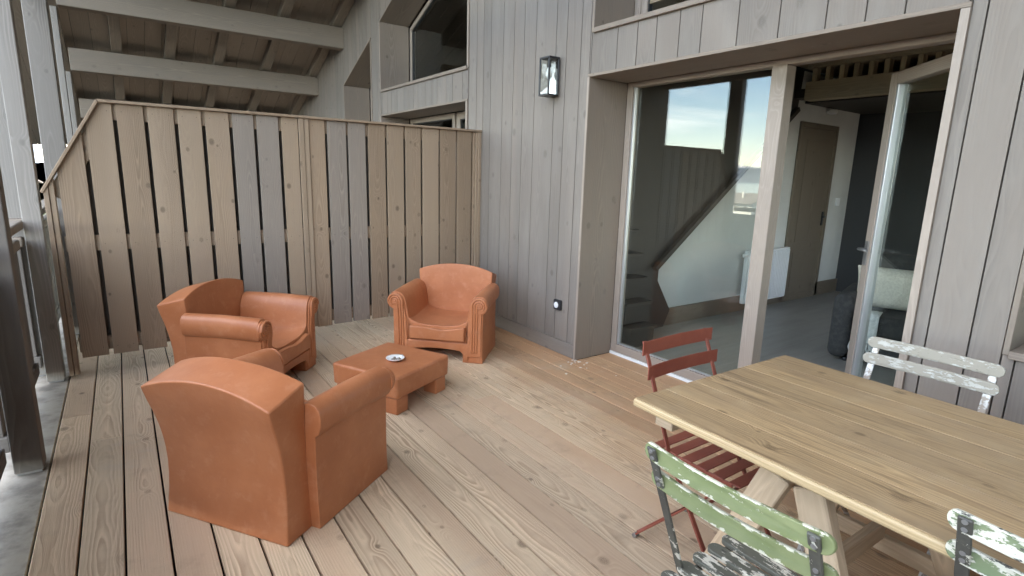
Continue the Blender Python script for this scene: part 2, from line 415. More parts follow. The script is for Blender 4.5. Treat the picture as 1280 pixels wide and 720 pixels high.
mb = MB(); strips(sorted(ys), .024, 0.0, .022, mb, .0032, .016)
mb.build('cladding', M_CLAD, house, bevel=.002, seg=1)
mb = MB(); strips([-3.0, 11.6], .022, .0225, .40, mb, 0, -.6)
mb.build('wall_core', simple('wall_core_dark', (.055, .045, .04), .9), house)
for a, b in ((3.15, 4.60), (-3, .895)):
    mb = MB(); mb.box(-.018, -.0005, a, b, .003, .118, 1); mb.build('baseboard', M_CLAD, house, bevel=.003, seg=1)
# linings (reveals) and their front lips
def lining(i, right=.022, bottom=True, parent=None):
    y0, y1, z0, zt = OPEN[i]; m = MB(); t = .022; X0, X1 = -.012, .385
    zb = z0 if z0 > 0 else .001
    def side(y, s, th):
        m.hexa([[[(x, yy, z) for z in (zb - (t if z0 > 0 else 0), zt(y)+.0)] for yy in sorted((y, y+s*th))] for x in (X0, X1)], 2)
    side(y1, 1, t); side(y0, -1, right)
    e = .0
    m.hexa([[[(x, y, zt(y)+k*t) for k in (.04, 1)] for y in (y0-right+.001, y1+t-.001)] for x in (X0-.002, X1)], 1)
    if z0 > 0: m.hexa([[[(x, y, z0-k*.034) for k in (1, .04)] for y in (y0, y1)] for x in (X0-.012, X1)], 1)
    return m.build('opening_lining', M_LINE, house, bevel=.0025, seg=1)
lining(0, .035); lining(1); lining(2, .028); lining(3, .028); lining(4); lining(5)
lipm = M_FRAME
def lips(i, right):
    y0, y1, z0, zt = OPEN[i]; m = MB(); x0, x1 = -.0155, -.0125
    zb = z0 if z0 > 0 else .002
    m.hexa([[[(x, y, z) for z in (zb, zt(y)-.001)] for y in (y1+.002, y1+.02)] for x in (x0, x1)], 2)
    m.build('edge_trim', lipm, house); m = MB()
    m.hexa([[[(x, y, z) for z in (zb, zt(y)-.001)] for y in (y0-right+.002, y0-.001)] for x in (x0, x1)], 2)
    m.build('edge_trim', lipm, house)
lips(0, .035); lips(2, .028); lips(3, .028)

# glazing ------------------------------------------------------
GX = .405
def frame_poly(m, pts, w, x0, x1):
    """frame of width w inside the closed polygon pts (y,z) counter-clockwise"""
    n = len(pts); P = [Vector(p) for p in pts]
    ins = []
    for i in range(n):
        a, b, c = P[i-1], P[i], P[(i+1) % n]
        d1 = (b-a).normalized(); d2 = (c-b).normalized()
        n1 = Vector((-d1.y, d1.x)); n2 = Vector((-d2.y, d2.x))
        k = (n1+n2); k = k/(k.dot(n1)); ins.append(b+k*w)
    for i in range(n):
        j = (i+1) % n
        q = [P[i], P[j], ins[j], ins[i]]
        m.prism([(x0, p.x, p.y) for p in q], (x1-x0, 0, 0))
    return ins
def pane(pts, parent, x=GX+.012, name='pane'):
    m = MB()
    for dx in (0, .018):
        v = [m.bm.verts.new((x+dx, p[0], p[1])) for p in pts]; m.face(v)
    return m.build(name, M_GLASS, parent)
def window(pts, w=.055, parent=house, name='window', strip=True):
    m = MB(); ins = frame_poly(m, pts, w, GX-.012, GX+.05)
    f = m.build(name, M_FRAME, parent, bevel=.002, seg=1)
    if strip:
        m = MB(); frame_poly(m, [tuple(p) for p in ins], .010, GX, GX+.035); m.build('seal', M_RUBBER, f)
    pane([tuple(p) for p in ins], f)
    return f
# patio door: outer frame, fixed left pane, mullion, open leaf
gd = MB()
gd.box(GX-.02, GX+.06, 3.072, 3.126, .02, 2.161, 2)
gd.box(GX-.02, GX+.06, .932, .975, .02, 2.161, 2)
gd.box(GX-.022, GX+.06, .975, 3.072, 2.127, 2.161, 1)
gd.box(GX-.02, GX+.06, 1.957, 3.072, .02, .088, 1)
gd.box(GX-.024, GX+.075, 1.862, 1.957, .02, 2.127, 2)
door = gd.build('patio_door', M_FRAME, house, bevel=.003, seg=1)
m = MB(); m.box(GX-.005, GX+.02, 3.052, 3.071, .089, 2.126); m.box(GX-.004, GX+.021, 1.958, 3.051, .089, .097); m.build('metal_strip', M_ALU, door, bevel=.002, seg=1)
pane([(1.957, .088), (3.072, .088), (3.072, 2.127), (1.957, 2.127)], door)
m = MB(); m.box(.374, .46, .932, 3.126, -.03, .0195, 1); m.build('threshold', M_SILL, door, bevel=.003, seg=1)
# open leaf, hinged on the right jamb and swung inwards
ang = math.atan2(.69, .72)
leaf = empty('door_leaf', (GX+.065, .965, 0), 0); leaf.parent = house
leaf.rotation_euler = (0, 0, math.atan2(.532, .50))
m = MB(); lw = .765
m.box(lw-.075, lw, -.03, .03, .025, 2.105, 2); m.box(0, .07, -.03, .03, .025, 2.105, 2)
m.box(.071, lw-.076, -.03, .03, .025, .10, 0); m.box(.071, lw-.076, -.03, .03, 2.035, 2.105, 0)
lf = m.build('leaf_frame', M_FRAME, leaf, bevel=.003, seg=1)
m = MB(); m.box(lw-.098, lw-.077, -.026, .026, .101, 2.034); m.box(.072, .09, -.026, .026, .101, 2.034); m.build('leaf_strip', M_ALU, leaf, bevel=.002, seg=1)
m = MB()
for yy in (-.008, .008):
    m.face([m.bm.verts.new(p) for p in ((.09, yy, .1), (lw-.098, yy, .1), (lw-.098, yy, 2.035), (.09, yy, 2.035))])
m.build('leaf_pane', M_GLASS, leaf)
m = MB(); m.box(lw-.055, lw-.02, .03, .038, .95, 1.10); m.tube([(lw-.038, .038, 1.05), (lw-.038, .08, 1.05), (lw-.15, .085, 1.05)], .009); m.build('handle', M_RIVET, leaf)
# other glazing
window([(.94, 2.50), (3.05, 2.50), (3.05, 4.2), (.94, 5.05)])
m = MB(); m.box(GX-.02, GX+.05, 3.05, 3.106, 2.495, 4.2, 2); m.build('jamb_post', M_FRAME, house)
window([(4.89, 2.48), (7.05, 2.48), (7.05, 3.27), (4.89, 4.17)], .05)
f3 = window([(4.905, .02), (5.80, .02), (5.80, 2.14), (4.905, 2.14)], .08)
window([(5.84, .02), (7.06, .02), (7.06, 2.14), (5.84, 2.14)], .06)
window([(7.42, .02), (8.48, .02), (8.48, 2.66), (7.42, 3.10)], .06)
window([(-.29, .815), (.555, .815), (.555, 1.745), (-.29, 1.745)], .05)

# interior shell ------------------------------------------------
m = MB(); m.box(.4605, 5.9, -3.2, 12, -.12, .012); m.build('interior_floor', M_TILE, house)
m = MB(); m.box(1.0, 5.0, 3.45, 3.55, .012, 2.68); m.build('interior_wall', M_WALL, house)
m = MB(); m.box(.41, 5.0, 3.425, 3.449, .013, .185, 0); m.build('skirting', M_IDOOR, house)
m = MB()
m.box(5.6, 5.8, .3, 12, 0, 7); m.box(5.6, 5.8, -3.2, .3, 0, .8); m.box(5.6, 5.8, -3.2, .3, 2.25, 7); m.box(5.6, 5.8, -3.2, -2.4, .8, 2.25)  # rear wall
m.box(.41, 5.6, 11.8, 12, 0, 4)
m.box(.41, 5.6, -3.2, -3.1, 0, .6); m.box(.41, 5.6, -3.2, -3.1, 2.3, 8); m.box(.41, 2.0, -3.2, -3.1, .6, 2.3); m.box(3.8, 5.6, -3.2, -3.1, .6, 2.3)
m.box(.41, 5.6, 3.551, 3.65, 2.0, 8)
m.build('inner_partition', simple('warm_dark_panelling', (.06, .05, .042), .8), house)
m = MB(); m.box(.41, 5.6, -3.1, 3.44, 2.70, 2.80, 1); m.build('ceiling', M_IBEAM, house)
m = MB(); m.box(.41, 5.6, 3.66, 11.8, 2.30, 2.42, 1); m.build('neighbour_ceiling', M_DARKW, house)
m = MB(); m.box(3.0, 3.14, -3.0, 3.14, 2.285, 2.465, 1)
bm_ = m.build('ceiling_beam', M_IBEAM, house, bevel=.004, seg=1)
m = MB(); y = 3.10
while y > -1.5: m.box(3.03, 3.11, y-.045, y, 2.4655, 2.595, 2); y -= .132
m.box(3.0, 3.14, -3.0, 3.14, 2.5955, 2.665, 1)
m.build('spindle_rail', M_IBEAM, bm_, bevel=.003, seg=1)
m = MB(); m.box(3.60, 5.6, -3.0, 3.44, 2.335, 2.45, 1); m.box(3.3, 3.52, 2.0, 3.44, 2.36, 2.45); m.build('passage_ceiling', M_DARKW, house)
m = MB(); m.box(5.0, 5.1, 3.0, 3.449, .0125, 2.33); m.box(5.18, 5.3, 1.8, 3.449, .0125, 2.33); m.build('passage_wall', simple('dark_passage', (.05, .05, .052), .8), house)
# interior door in the white wall
idr = MB(); idr.box(3.56, 3.62, 3.425, 3.4485, .014, 2.14, 2); idr.box(4.40, 4.46, 3.425, 3.4485, .014, 2.14, 2); idr.box(3.621, 4.399, 3.425, 3.4485, 2.08, 2.14, 0)
ido = idr.build('interior_door', M_IDOOR, house, bevel=.004, seg=1)
m = MB(); m.box(3.622, 4.398, 3.432, 3.448, .02, 2.078, 2)
for z0, z1 in ((.12, .62), (.74, 1.95)): m.box(3.74, 4.28, 3.424, 3.4315, z0, z1, 2)
m.build('door_panel', M_IDOOR, ido, bevel=.006, seg=1)
m = MB(); m.box(4.325, 4.36, 3.42, 3.4315, .93, 1.10); m.tube([(4.342, 3.42, 1.04), (4.342, 3.385, 1.04), (4.24, 3.38, 1.04)], .009); m.build('door_handle', M_BLACK, ido)
# staircase seen through the left pane: closed side panel, stringer, newel and treads
st = empty('staircase'); st.parent = house
m = MB()
m.prism([(.42, 3.41, .013), (1.40, 3.41, .013), (1.484, 3.41, .177), (1.267, 3.41, .49), (1.271, 3.41, .646), (3.40, 3.41, 2.24), (3.45, 3.41, 2.69), (.42, 3.41, 2.69)], (0, .013, 0))
m.build('side_panel', M_DARKW, st)
m = MB(); m.bar((1.15, 3.36, .62), (3.32, 3.36, 2.245), .05, .05, (0, 0, 1)); m.build('stringer', M_DARKW, st, bevel=.004, seg=1)
for k in range(5):
    m = MB(); m.box(.50, .80, 3.02+.07*k, 3.405, .033+.2*k, .013+.2*(k+1)-.025, 0); m.box(.49, .81, 3.00+.07*k, 3.408, .013+.2*(k+1)-.024, .013+.2*(k+1), 0)
    m.build('stair_step', M_DARKW, st, bevel=.004, seg=1)
m = MB(); m.box(-3.4, -.02, -1.95, -1.80, -.012, 5.6, 2); m.build('sky_blocking_wall', M_CLAD, house)  # unseen wall added behind the camera to block sky light
# roof
roof = MB()
def slope(y0, y1, x0, x1, dz0, dz1, m, axis=1):
    m.hexa([[[(x, y, roof_z(y)+dz) for dz in (dz0, dz1)] for y in (y0, y1)] for x in (x0, x1)], axis)
x = -3.6
k = 0
while x < 6.2:
    slope(.6, 13.2, x, x+.196, 0, .025, roof); slope(-2.2, .6, x, x+.196, 0, .025, roof); x += .2
for q in range(6):
    slope(5.6, 13.2, -3.605-.2*(q+1), -3.605-.2*q-.004, 0, .025, roof)
rf = roof.build('roof', M_ROOF, house)
m = MB(); slope(.6, 5.6, -3.65, 6.25, .026, .2, m); slope(5.6, 13.2, -4.85, 6.25, .026, .2, m); slope(-2.2, .6, -3.65, 6.25, .026, .2, m); slope(-7.2, -2.2, -.2, 6.25, .026, .2, m)
m.build('roof_covering', simple('dark_roof_sheet', (.06, .055, .05), .8), rf)
for i in range(-5, 4):
    yc = 8.55 + 1.32*i
    m = MB(); zt = roof_z(yc)-.13
    m.box(-3.27, -.0, yc-.09, yc+.09, zt-.288, zt-.002, 0)
    m.build('purlin', M_BEAM, rf, bevel=.006, seg=1)
for i in range(6):
    x0 = (-3.42, -2.80, -2.17, -1.54, -.86, -.13)[i]
    m = MB(); slope(.62, 13.0, x0, x0+.125, -.128, -.002, m); m.build('rafter', M_BEAM, rf, bevel=.004, seg=1)
m = MB()
slope(-2.1, .58, -3.30, -3.18, -.128, -.002, m)
m.build('rafter', M_BEAM, rf)

# ------------------------------------------------------------------ posts, plate beam, railing
def post(x0, x1, y0, y1, z0, z1, label, mat=None, group='timber balcony posts'):
    e = empty('balcony_post', ((x0+x1)/2, (y0+y1)/2, z0), label=label, cat='post', group=group)
    m = MB(); hx, hy = (x1-x0)/2, (y1-y0)/2
    m.box(-hx, hx, -hy, hy, .012, z1-z0, 2); m.build('shaft', mat or M_POST, e, bevel=.006, seg=2)
    m = MB(); m.box(-hx+.01, hx-.01, -hy+.01, hy-.01, -.0005, .0118); m.build('foot_plate', M_RIVET, e)
    return e
ZT = 2.815
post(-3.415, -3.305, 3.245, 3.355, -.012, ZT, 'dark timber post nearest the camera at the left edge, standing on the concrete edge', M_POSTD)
post(-3.405, -3.308, 4.615, 4.725, -.012, ZT, 'tall flare-paled timber post at the outer end of the slatted screen')
post(-3.365, -3.212, 5.9, 6.02, -.012, ZT+.2, 'wide flare-paled timber post just behind the outer end of the screen')
post(-3.335, -3.275, 8.48, 8.62, -.012, 3.175, 'narrow post holding up the upper purlin beyond the screen')
post(-3.33, -3.275, 9.80, 9.94, -.012, 2.645, 'narrow post holding up the lower purlin beyond the screen')
post(-3.62, -3.42, 4.80, 4.90, -.012, ZT, 'broad flare-paled timber post on the far left behind the railing end')
e = empty('plate_beam', (-3.36, 1.0, ZT), label='long horizontal timber beam carried on top of the balcony posts', cat='beam')
m = MB(); m.box(-.07, .07, -7.5, 4.88, .002, .25, 1); m.build('beam', M_POST, e, bevel=.006, seg=1)
def railing(y0, y1, label):
    e = empty('balcony_railing', (-3.46, y0, 0), label=label, cat='railing', group='timber balcony railings')
    L = y1-y0
    m = MB(); m.box(-.06, .06, 0.0, L, 1.03, 1.085, 1); m.build('handrail', M_BEAM, e, bevel=.012, seg=2)
    m = MB(); m.box(-.03, .03, 0.0, L, .90, .965, 1); m.build('upper_rail', M_BEAM, e, bevel=.012, seg=2)
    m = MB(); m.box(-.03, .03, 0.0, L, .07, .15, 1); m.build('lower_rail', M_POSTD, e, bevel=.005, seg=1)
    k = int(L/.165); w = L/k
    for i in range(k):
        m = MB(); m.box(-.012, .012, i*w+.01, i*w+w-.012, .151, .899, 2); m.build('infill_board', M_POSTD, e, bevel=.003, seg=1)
    return e
railing(3.36, 4.61, 'short railing between the nearest dark post and the post at the screen')
railing(-2.5, 3.24, 'long railing running towards the camera from the nearest dark post')
railing(4.73, 8.4, 'railing on the neighbouring balcony beyond the slatted screen')

# ------------------------------------------------------------------ slatted privacy screen
YF = 4.63
fen = empty('privacy_screen', (-1.6, YF, 0), label='tall slatted timber privacy screen with a sloped outer corner across the deck', cat='screen')
def ftop(x):
    return 1.268 + (x+3.282)*(1.838-1.268)/(.33) if x < -2.952 else 1.838
def fz(x0, x1): return ftop(x0), ftop(x1)
ox, oy = -1.6, YF
def fb(m, x0, x1, y0, y1, z0, top=True, z1=None):
    za, zb = fz(x0, x1) if top else (z1, z1)
    m.hexa([[[(x-ox, y-oy, z) for z in (z0, zz)] for y in (y0, y1)] for x, zz in ((x0, za), (x1, zb))], 2)
slats = [(-3.245, -3.215)]
edges = [-3.2, -3.051, -3.025, -2.876, -2.853, -2.702, -2.679, -2.526, -2.502, -2.357, -2.332, -2.179, -2.155, -2.012, -1.989, -1.836, -1.812, -1.692]
edges2 = [-1.606, -1.483, -1.461, -1.31, -1.291, -1.145, -1.119, -.970, -.951, -.80, -.778, -.633, -.613, -.452, -.435, -.273, -.256, -.103]
for ed in (edges, edges2):
    for a, b in zip(ed[::2], ed[1::2]):
        m = MB()
        zb = .135 + rnd.uniform(-.006, .006)
        if a < -2.952 < b:
            m.prism([(a-ox, 0, zb), (b-ox, 0, zb), (b-ox, 0, 1.838), (-2.952-ox, 0, 1.838), (a-ox, 0, ftop(a))], (0, .022, 0))
        else: fb(m, a, b, YF, YF+.022, zb)
        m.mi = 1
        for xx in (a+.028, b-.028):
            for zz in (1.79, .915, .19):
                if zz < ftop(xx)-.03: m.tube([(xx-ox, -.0012, zz), (xx-ox, .003, zz)], .0032, 6)
        m.build('slat', [M_FGREY if any(abs(a-q) < .01 for q in (-2.155, -1.989, -1.461, -1.291, -2.332)) and abs(a+2.332) > .02 else M_FENCE, M_RUBBER], fen, bevel=.0025, seg=1)
m = MB()
for za, zb in ((.868, .972), (.165, .262)): m.box(-3.21-ox, -.005-ox, .0225, .052, za, zb, 0)
m.box(-2.93-ox, -.005-ox, .0225, .052, 1.735, 1.836, 0)
m.bar((-3.225-ox, .037, 1.268-.04), (-2.965-ox, .037, 1.838-.155), .03, .10, (0, 0, 1))
m.build('rail', M_FENCE, fen, bevel=.002, seg=1)
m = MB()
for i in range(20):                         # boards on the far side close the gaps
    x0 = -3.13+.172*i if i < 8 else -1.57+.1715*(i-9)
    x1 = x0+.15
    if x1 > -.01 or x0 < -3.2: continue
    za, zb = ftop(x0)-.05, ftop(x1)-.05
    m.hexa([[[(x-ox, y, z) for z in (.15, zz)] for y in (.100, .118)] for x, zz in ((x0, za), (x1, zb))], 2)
m.build('far_board', M_POSTD, fen)  # dark wood colour stands in for the shade between the slats
m = MB()
fb(m, -1.688, -1.650, YF-.018, YF-.0005, .14); fb(m, -1.648, -1.610, YF-.012, YF-.0005, .14)
m.build('joint_batten', M_FENCE, fen, bevel=.003, seg=1)
m = MB()
fb(m, -.085, -.062, YF-.004, YF+.05, .135); fb(m, -.060, -.036, YF-.014, YF+.05, .135); fb(m, -.034, -.003, YF-.02, YF+.05, .135)
m.build('wall_stile', M_FENCE, fen, bevel=.003, seg=1)
m = MB()
fb(m, -3.282, -3.255, YF-.02, YF+.05, .02); fb(m, -3.253, -3.225, YF-.012, YF+.05, .02)
m.build('outer_stile', M_FENCE, fen, bevel=.003, seg=1)
m = MB()
q = [(-3.295, 1.262), (-2.954, 1.858), (0.0, 1.858), (0.0, 1.8395), (-2.947, 1.8395), (-3.28, 1.2575)]
m.prism([(-2.954-ox, -.028, 1.859), (-.001-ox, -.028, 1.859), (-.001-ox, -.028, 1.8395), (-2.943-ox, -.028, 1.8395)], (0, .11, 0))
m.prism([(-3.300-ox, -.028, 1.262), (-2.955-ox, -.028, 1.858), (-2.944-ox, -.028, 1.8385), (-3.283-ox, -.028, 1.254)], (0, .11, 0))
m.build('cap', M_FENCE, fen, bevel=.003, seg=1)

# ------------------------------------------------------------------ terracotta armchairs (x = sitter's right, y = facing, back at y = 0)
def make_chair():
    e = empty('terracotta_armchair')
    # backrest
    m = MB(); m.sm = True; NS, NT = 16, 10
    def bk(side, s, t):
        x = s*.32
        if side == 0:
            z = (.585+.062*(1-s*s))*t; y = .0 + .035*math.sin(math.pi*min(1, t*1.1))*.6 - .055*t**3
        else:
            z = (.635+.058*(1-abs(s)**2.2))*t; y = .15 - .012*t + .02*(1-s*s)*(-1)*t
        x *= 1 - .03*math.sin(math.pi*t) + .012*t**3
        return Vector((x, y, z))
    g = [[[m.bm.verts.new(bk(sd, -1+2*i/NS, j/NT)) for j in range(NT+1)] for i in range(NS+1)] for sd in (0, 1)]
    for sd in (0, 1):
        for i in range(NS):
            for j in range(NT): m.face([g[sd][i][j], g[sd][i+1][j], g[sd][i+1][j+1], g[sd][i][j+1]])
    for i in range(NS):
        m.face([g[0][i][NT], g[0][i+1][NT], g[1][i+1][NT], g[1][i][NT]]); m.face([g[0][i][0], g[0][i+1][0], g[1][i+1][0], g[1][i][0]])
    for j in range(NT):
        for i in (0, NS): m.face([g[0][i][j], g[0][i][j+1], g[1][i][j+1], g[1][i][j]])
    m.build('backrest', M_TERRA, e, bevel=.008, seg=2, ang=40)
    # armrests
    prof = [(.362, .001), (.358, .12), (.356, .24), (.357, .36), (.358, .408), (.376, .421), (.386, .45), (.388, .485), (.383, .518), (.364, .54), (.335, .549),
            (.305, .543), (.279, .522), (.259, .48), (.249, .42), (.240, .35), (.226, .29), (.19, .26), (.19, .10), (.205, .07), (.205, .001)]
    for s in (1, -1):
        m = MB()
        rs = []
        for y, grow in ((.14, 1), (.26, 1), (.40, 1.01), (.52, 1.03), (.60, 1.06), (.645, 1.07)):
            rs.append([Vector((s*(.30+(x-.30)*(1+(grow-1)*(1 if z > .2 else .3))), y, z-(.012 if z > .3 else 0)*max(0, (y-.4)/.25))) for x, z in prof])
        m.rings(rs, True)
        # scroll plate on the front: pillar and volute, with three raised flutes that curl over
        cx, cz, rv = .338, .464, .064
        out = [(.236, .055), (.352, .055), (.350, .30), (.354, cz-rv+.012)] + [(cx+rv*math.cos(R(-60+15*a)), cz+rv*math.sin(R(-60+15*a))) for a in range(1, 17)] + [(.256, .36)]
        m.prism([(s*x, .640, z) for x, z in out], (0, .018, 0))
        m.prism([(s*(cx+(rv-.002)*math.cos(R(20*a))), .6575, cz+(rv-.002)*math.sin(R(20*a))) for a in range(18)], (0, .011, 0))
        def yf(z): return .658 + .0105*min(1, max(0, (z-.375)/.03))
        for k in range(3):
            r = .0585-.019*k
            pts = []
            for t in [q/10 for q in range(11)]:
                z = .085+(cz-.085)*t
                pts.append((s*(cx-r-.004*(1-t)), yf(z), z))
            for a in range(1, (11, 14, 20)[k]):
                th = math.pi - a*R(18); rr = r*(1-.010*a)
                z = cz+rr*math.sin(th); pts.append((s*(cx+rr*math.cos(th)), max(yf(z), .6685 if a > 1 else 0), z))
            m.tube(pts, .0088, 8)
        m.tube([(s*cx, .67, cz), (s*cx, .679, cz)], [.015, .011], 12)
        m.build('armrest', M_TERRA, e, bevel=.010, seg=2, ang=50)
    # seat shell with dipped top, front cushion edge and arched apron
    m = MB(); m.sm = True; NX, NY = 14, 10
    def stp(i, j):
        x = -.25+.5*i/NX; y = .13+.515*j/NY
        z = .265+.06*abs(x/.25)**4 + .02*(1-j/NY)**2 + .022*(j/NY)**6
        return Vector((x, y, z))
    T = [[m.bm.verts.new(stp(i, j)) for j in range(NY+1)] for i in range(NX+1)]
    for i in range(NX):
        for j in range(NY): m.face([T[i][j], T[i+1][j], T[i+1][j+1], T[i][j+1]])
    B = [[m.bm.verts.new((T[i][j].co.x, T[i][j].co.y, .10)) for j in (0, NY)] for i in range(NX+1)]
    for i in range(NX):
        m.face([T[i][NY], T[i+1][NY], B[i+1][1], B[i][1]]); m.face([T[i][0], B[i][0], B[i+1][0], T[i+1][0]]); m.face([B[i][0], B[i][1], B[i+1][1], B[i+1][0]])
    for i in (0, NX): m.face([T[i][j] for j in range(NY+1)] + [B[i][1], B[i][0]])
    # raised cushion front
    NX = 16; fr = []
    for y in (.640, .676):
        topz = [.286 - .018*math.cos((i/NX-.5)*math.pi)**2 + .012*math.cos(2*math.pi*i/NX*1.5) * .4 for i in range(NX+1)]
        sh = 0 if y < .65 else .006
        fr.append([Vector((-.225+sh+(.45-2*sh)*i/NX, y, topz[i]-sh)) for i in range(NX+1)] + [Vector((.225-sh, y, .170+sh)), Vector((-.225+sh, y, .170+sh))])
    m.rings(fr, True, smooth=False)
    # apron with arch
    ap = [(-.25, .16), (.25, .16), (.25, .02), (.215, .02), (.205, .07), (.18, .092)] + [(.18-.36*i/8, .092+.012*math.sin(math.pi*i/8)) for i in range(1, 8)] + [(-.18, .092), (-.205, .07), (-.215, .02), (-.25, .02)]
    m.prism([(x, .56, z) for x, z in ap], (0, .096, 0))
    m.build('seat', M_TERRA, e, bevel=.008, seg=2, ang=40)
    return e
CH = [((-2.6613, 2.2855), -54.96, 'terracotta armchair nearest the camera, seen from behind its tall curved back'),
      ((-.505, 4.135), 135.0, 'terracotta armchair facing the camera beside the grey wall and screen'),
      ((-2.513, 4.217), -130.6, 'terracotta armchair on the left, side on in front of the slatted screen')]
proto = make_chair()
for i, (p, a, lb) in enumerate(CH):
    o = proto if i == 0 else copy_tree(proto)
    o.location = (p[0], p[1], .0005); o.rotation_euler = (0, 0, R(a)); tag(o, lb, 'armchair', 'terracotta armchairs on the deck')

# coffee table
ct = empty('coffee_table', (-1.523, 3.24, 0), R(26.0), label='low square terracotta table with block feet between the armchairs', cat='coffee table')
m = MB(); m.sm = True; N = 12; h = .268
def dome(i, j, z0): return Vector((-h+2*h*i/N, -h+2*h*j/N, z0 + (.004*(1-abs(2*i/N-1)**4)*(1-abs(2*j/N-1)**4) if z0 > .2 else 0)))
T = [[m.bm.verts.new(dome(i, j, .248)) for j in range(N+1)] for i in range(N+1)]
for i in range(N):
    for j in range(N): m.face([T[i][j], T[i+1][j], T[i+1][j+1], T[i][j+1]])
bd = [T[i][0] for i in range(N)] + [T[N][j] for j in range(N)] + [T[N-i][N] for i in range(N)] + [T[0][N-j] for j in range(N)]
lowr = [m.bm.verts.new((v.co.x*.985, v.co.y*.985, .105)) for v in bd]
for i in range(len(bd)): m.face([bd[i], bd[(i+1) % len(bd)], lowr[(i+1) % len(bd)], lowr[i]])
m.face(lowr[::-1])
m.build('top', M_TERRA, ct, bevel=.018, seg=3, ang=40)
for sx in (1, -1):
    for sy in (1, -1):
        m = MB(); c = .196; q = .054
        m.prism([(sx*c-q, sy*c-q, .0005), (sx*c+q, sy*c-q, .0005), (sx*c+q, sy*c+q, .0005), (sx*c-q, sy*c+q, .0005)], (0, 0, .104))
        m.build('foot', M_TERRA, ct, bevel=.008, seg=2)
# ashtray
at = empty('ashtray', (-1.525, 3.185, .2525), R(20), label='small white ceramic ashtray with ash lying on the terracotta table', cat='ashtray')
m = MB(); m.lathe([(.001, .001), (.035, .001), (.052, .010), (.060, .017), (.060, .020), (.050, .014), (.034, .006), (.001, .006)], 28)
m.rings([[Vector((.05+.016*t, .010*s*(1-t*.4), .013+.006*t+zz)) for s in (-1, 1) for zz in ((0, .003) if s < 0 else (.003, 0))] for t in (0, 1)], True)
m.build('dish', M_CERAM, at)
m = MB()
for k in range(9):
    a = rnd.uniform(0, 6.28); r = rnd.uniform(.008, .032); z = .0068
    m.box(r*math.cos(a)-.007, r*math.cos(a)+.007, r*math.sin(a)-.004, r*math.sin(a)+.004, z, z+.005)
m.build('ash', M_ASH, at)

# ------------------------------------------------------------------ dining table
tb = empty('dining_table', (-1.125, .15, 0), R(-1.2), label='long bleached pine plank table on trestle legs', cat='table')
m = MB(); y0, y1 = -.95, .985
wds = [.148, .15, .147, .152, .146, .147]; x = -.445
for w in wds:
    m.box(x, x+w-.0019, y0, y1, .712, .74, 1); x += w
m.build('top', M_TABLE, tb, bevel=.0009, seg=1)
m = MB()
def nose(pts, vec): m.prism(pts, vec)
m.prism([(-.4455, y0, .7385), (-.4455, y0, .7115), (-.452, y0, .7115), (-.456, y0, .718), (-.456, y0, .732), (-.452, y0, .7385)], (0, y1-y0, 0))
m.build('edge_band', M_TEDGE, tb, bevel=.002, seg=1)
for yy in (.90, -.78):
    m = MB()
    m.box(-.40, .40, yy-.035, yy+.035, .655, .711, 0); m.build('batten', M_TREST, tb, bevel=.003, seg=1)
for yc in (.50, -.62):
    tr = MB(); tr.box(-.285, .285, yc-.04, yc+.04, .60, .654, 0)
    tr = tr.build('trestle', M_TREST, tb, bevel=.004, seg=1)
    for sx in (-1, 1):
        for sy in (-1, 1):
            m = MB(); m.bar((sx*.325, yc+sy*.045, .654), (sx*.36, yc+sy*.29, .002), .085, .045, (1, 0, 0)); m.build('leg', M_TREST, tr, bevel=.004, seg=1)
    m = MB()
    for sx in (-1, 1): m.bar((sx*.345, yc-.19, .20), (sx*.345, yc+.19, .20), .03, .06, (0, 0, 1))
    m.bar((-.33, yc, .26), (.33, yc, .26), .03, .07, (0, 0, 1)); m.build('brace', M_TREST, tr, bevel=.003, seg=1)

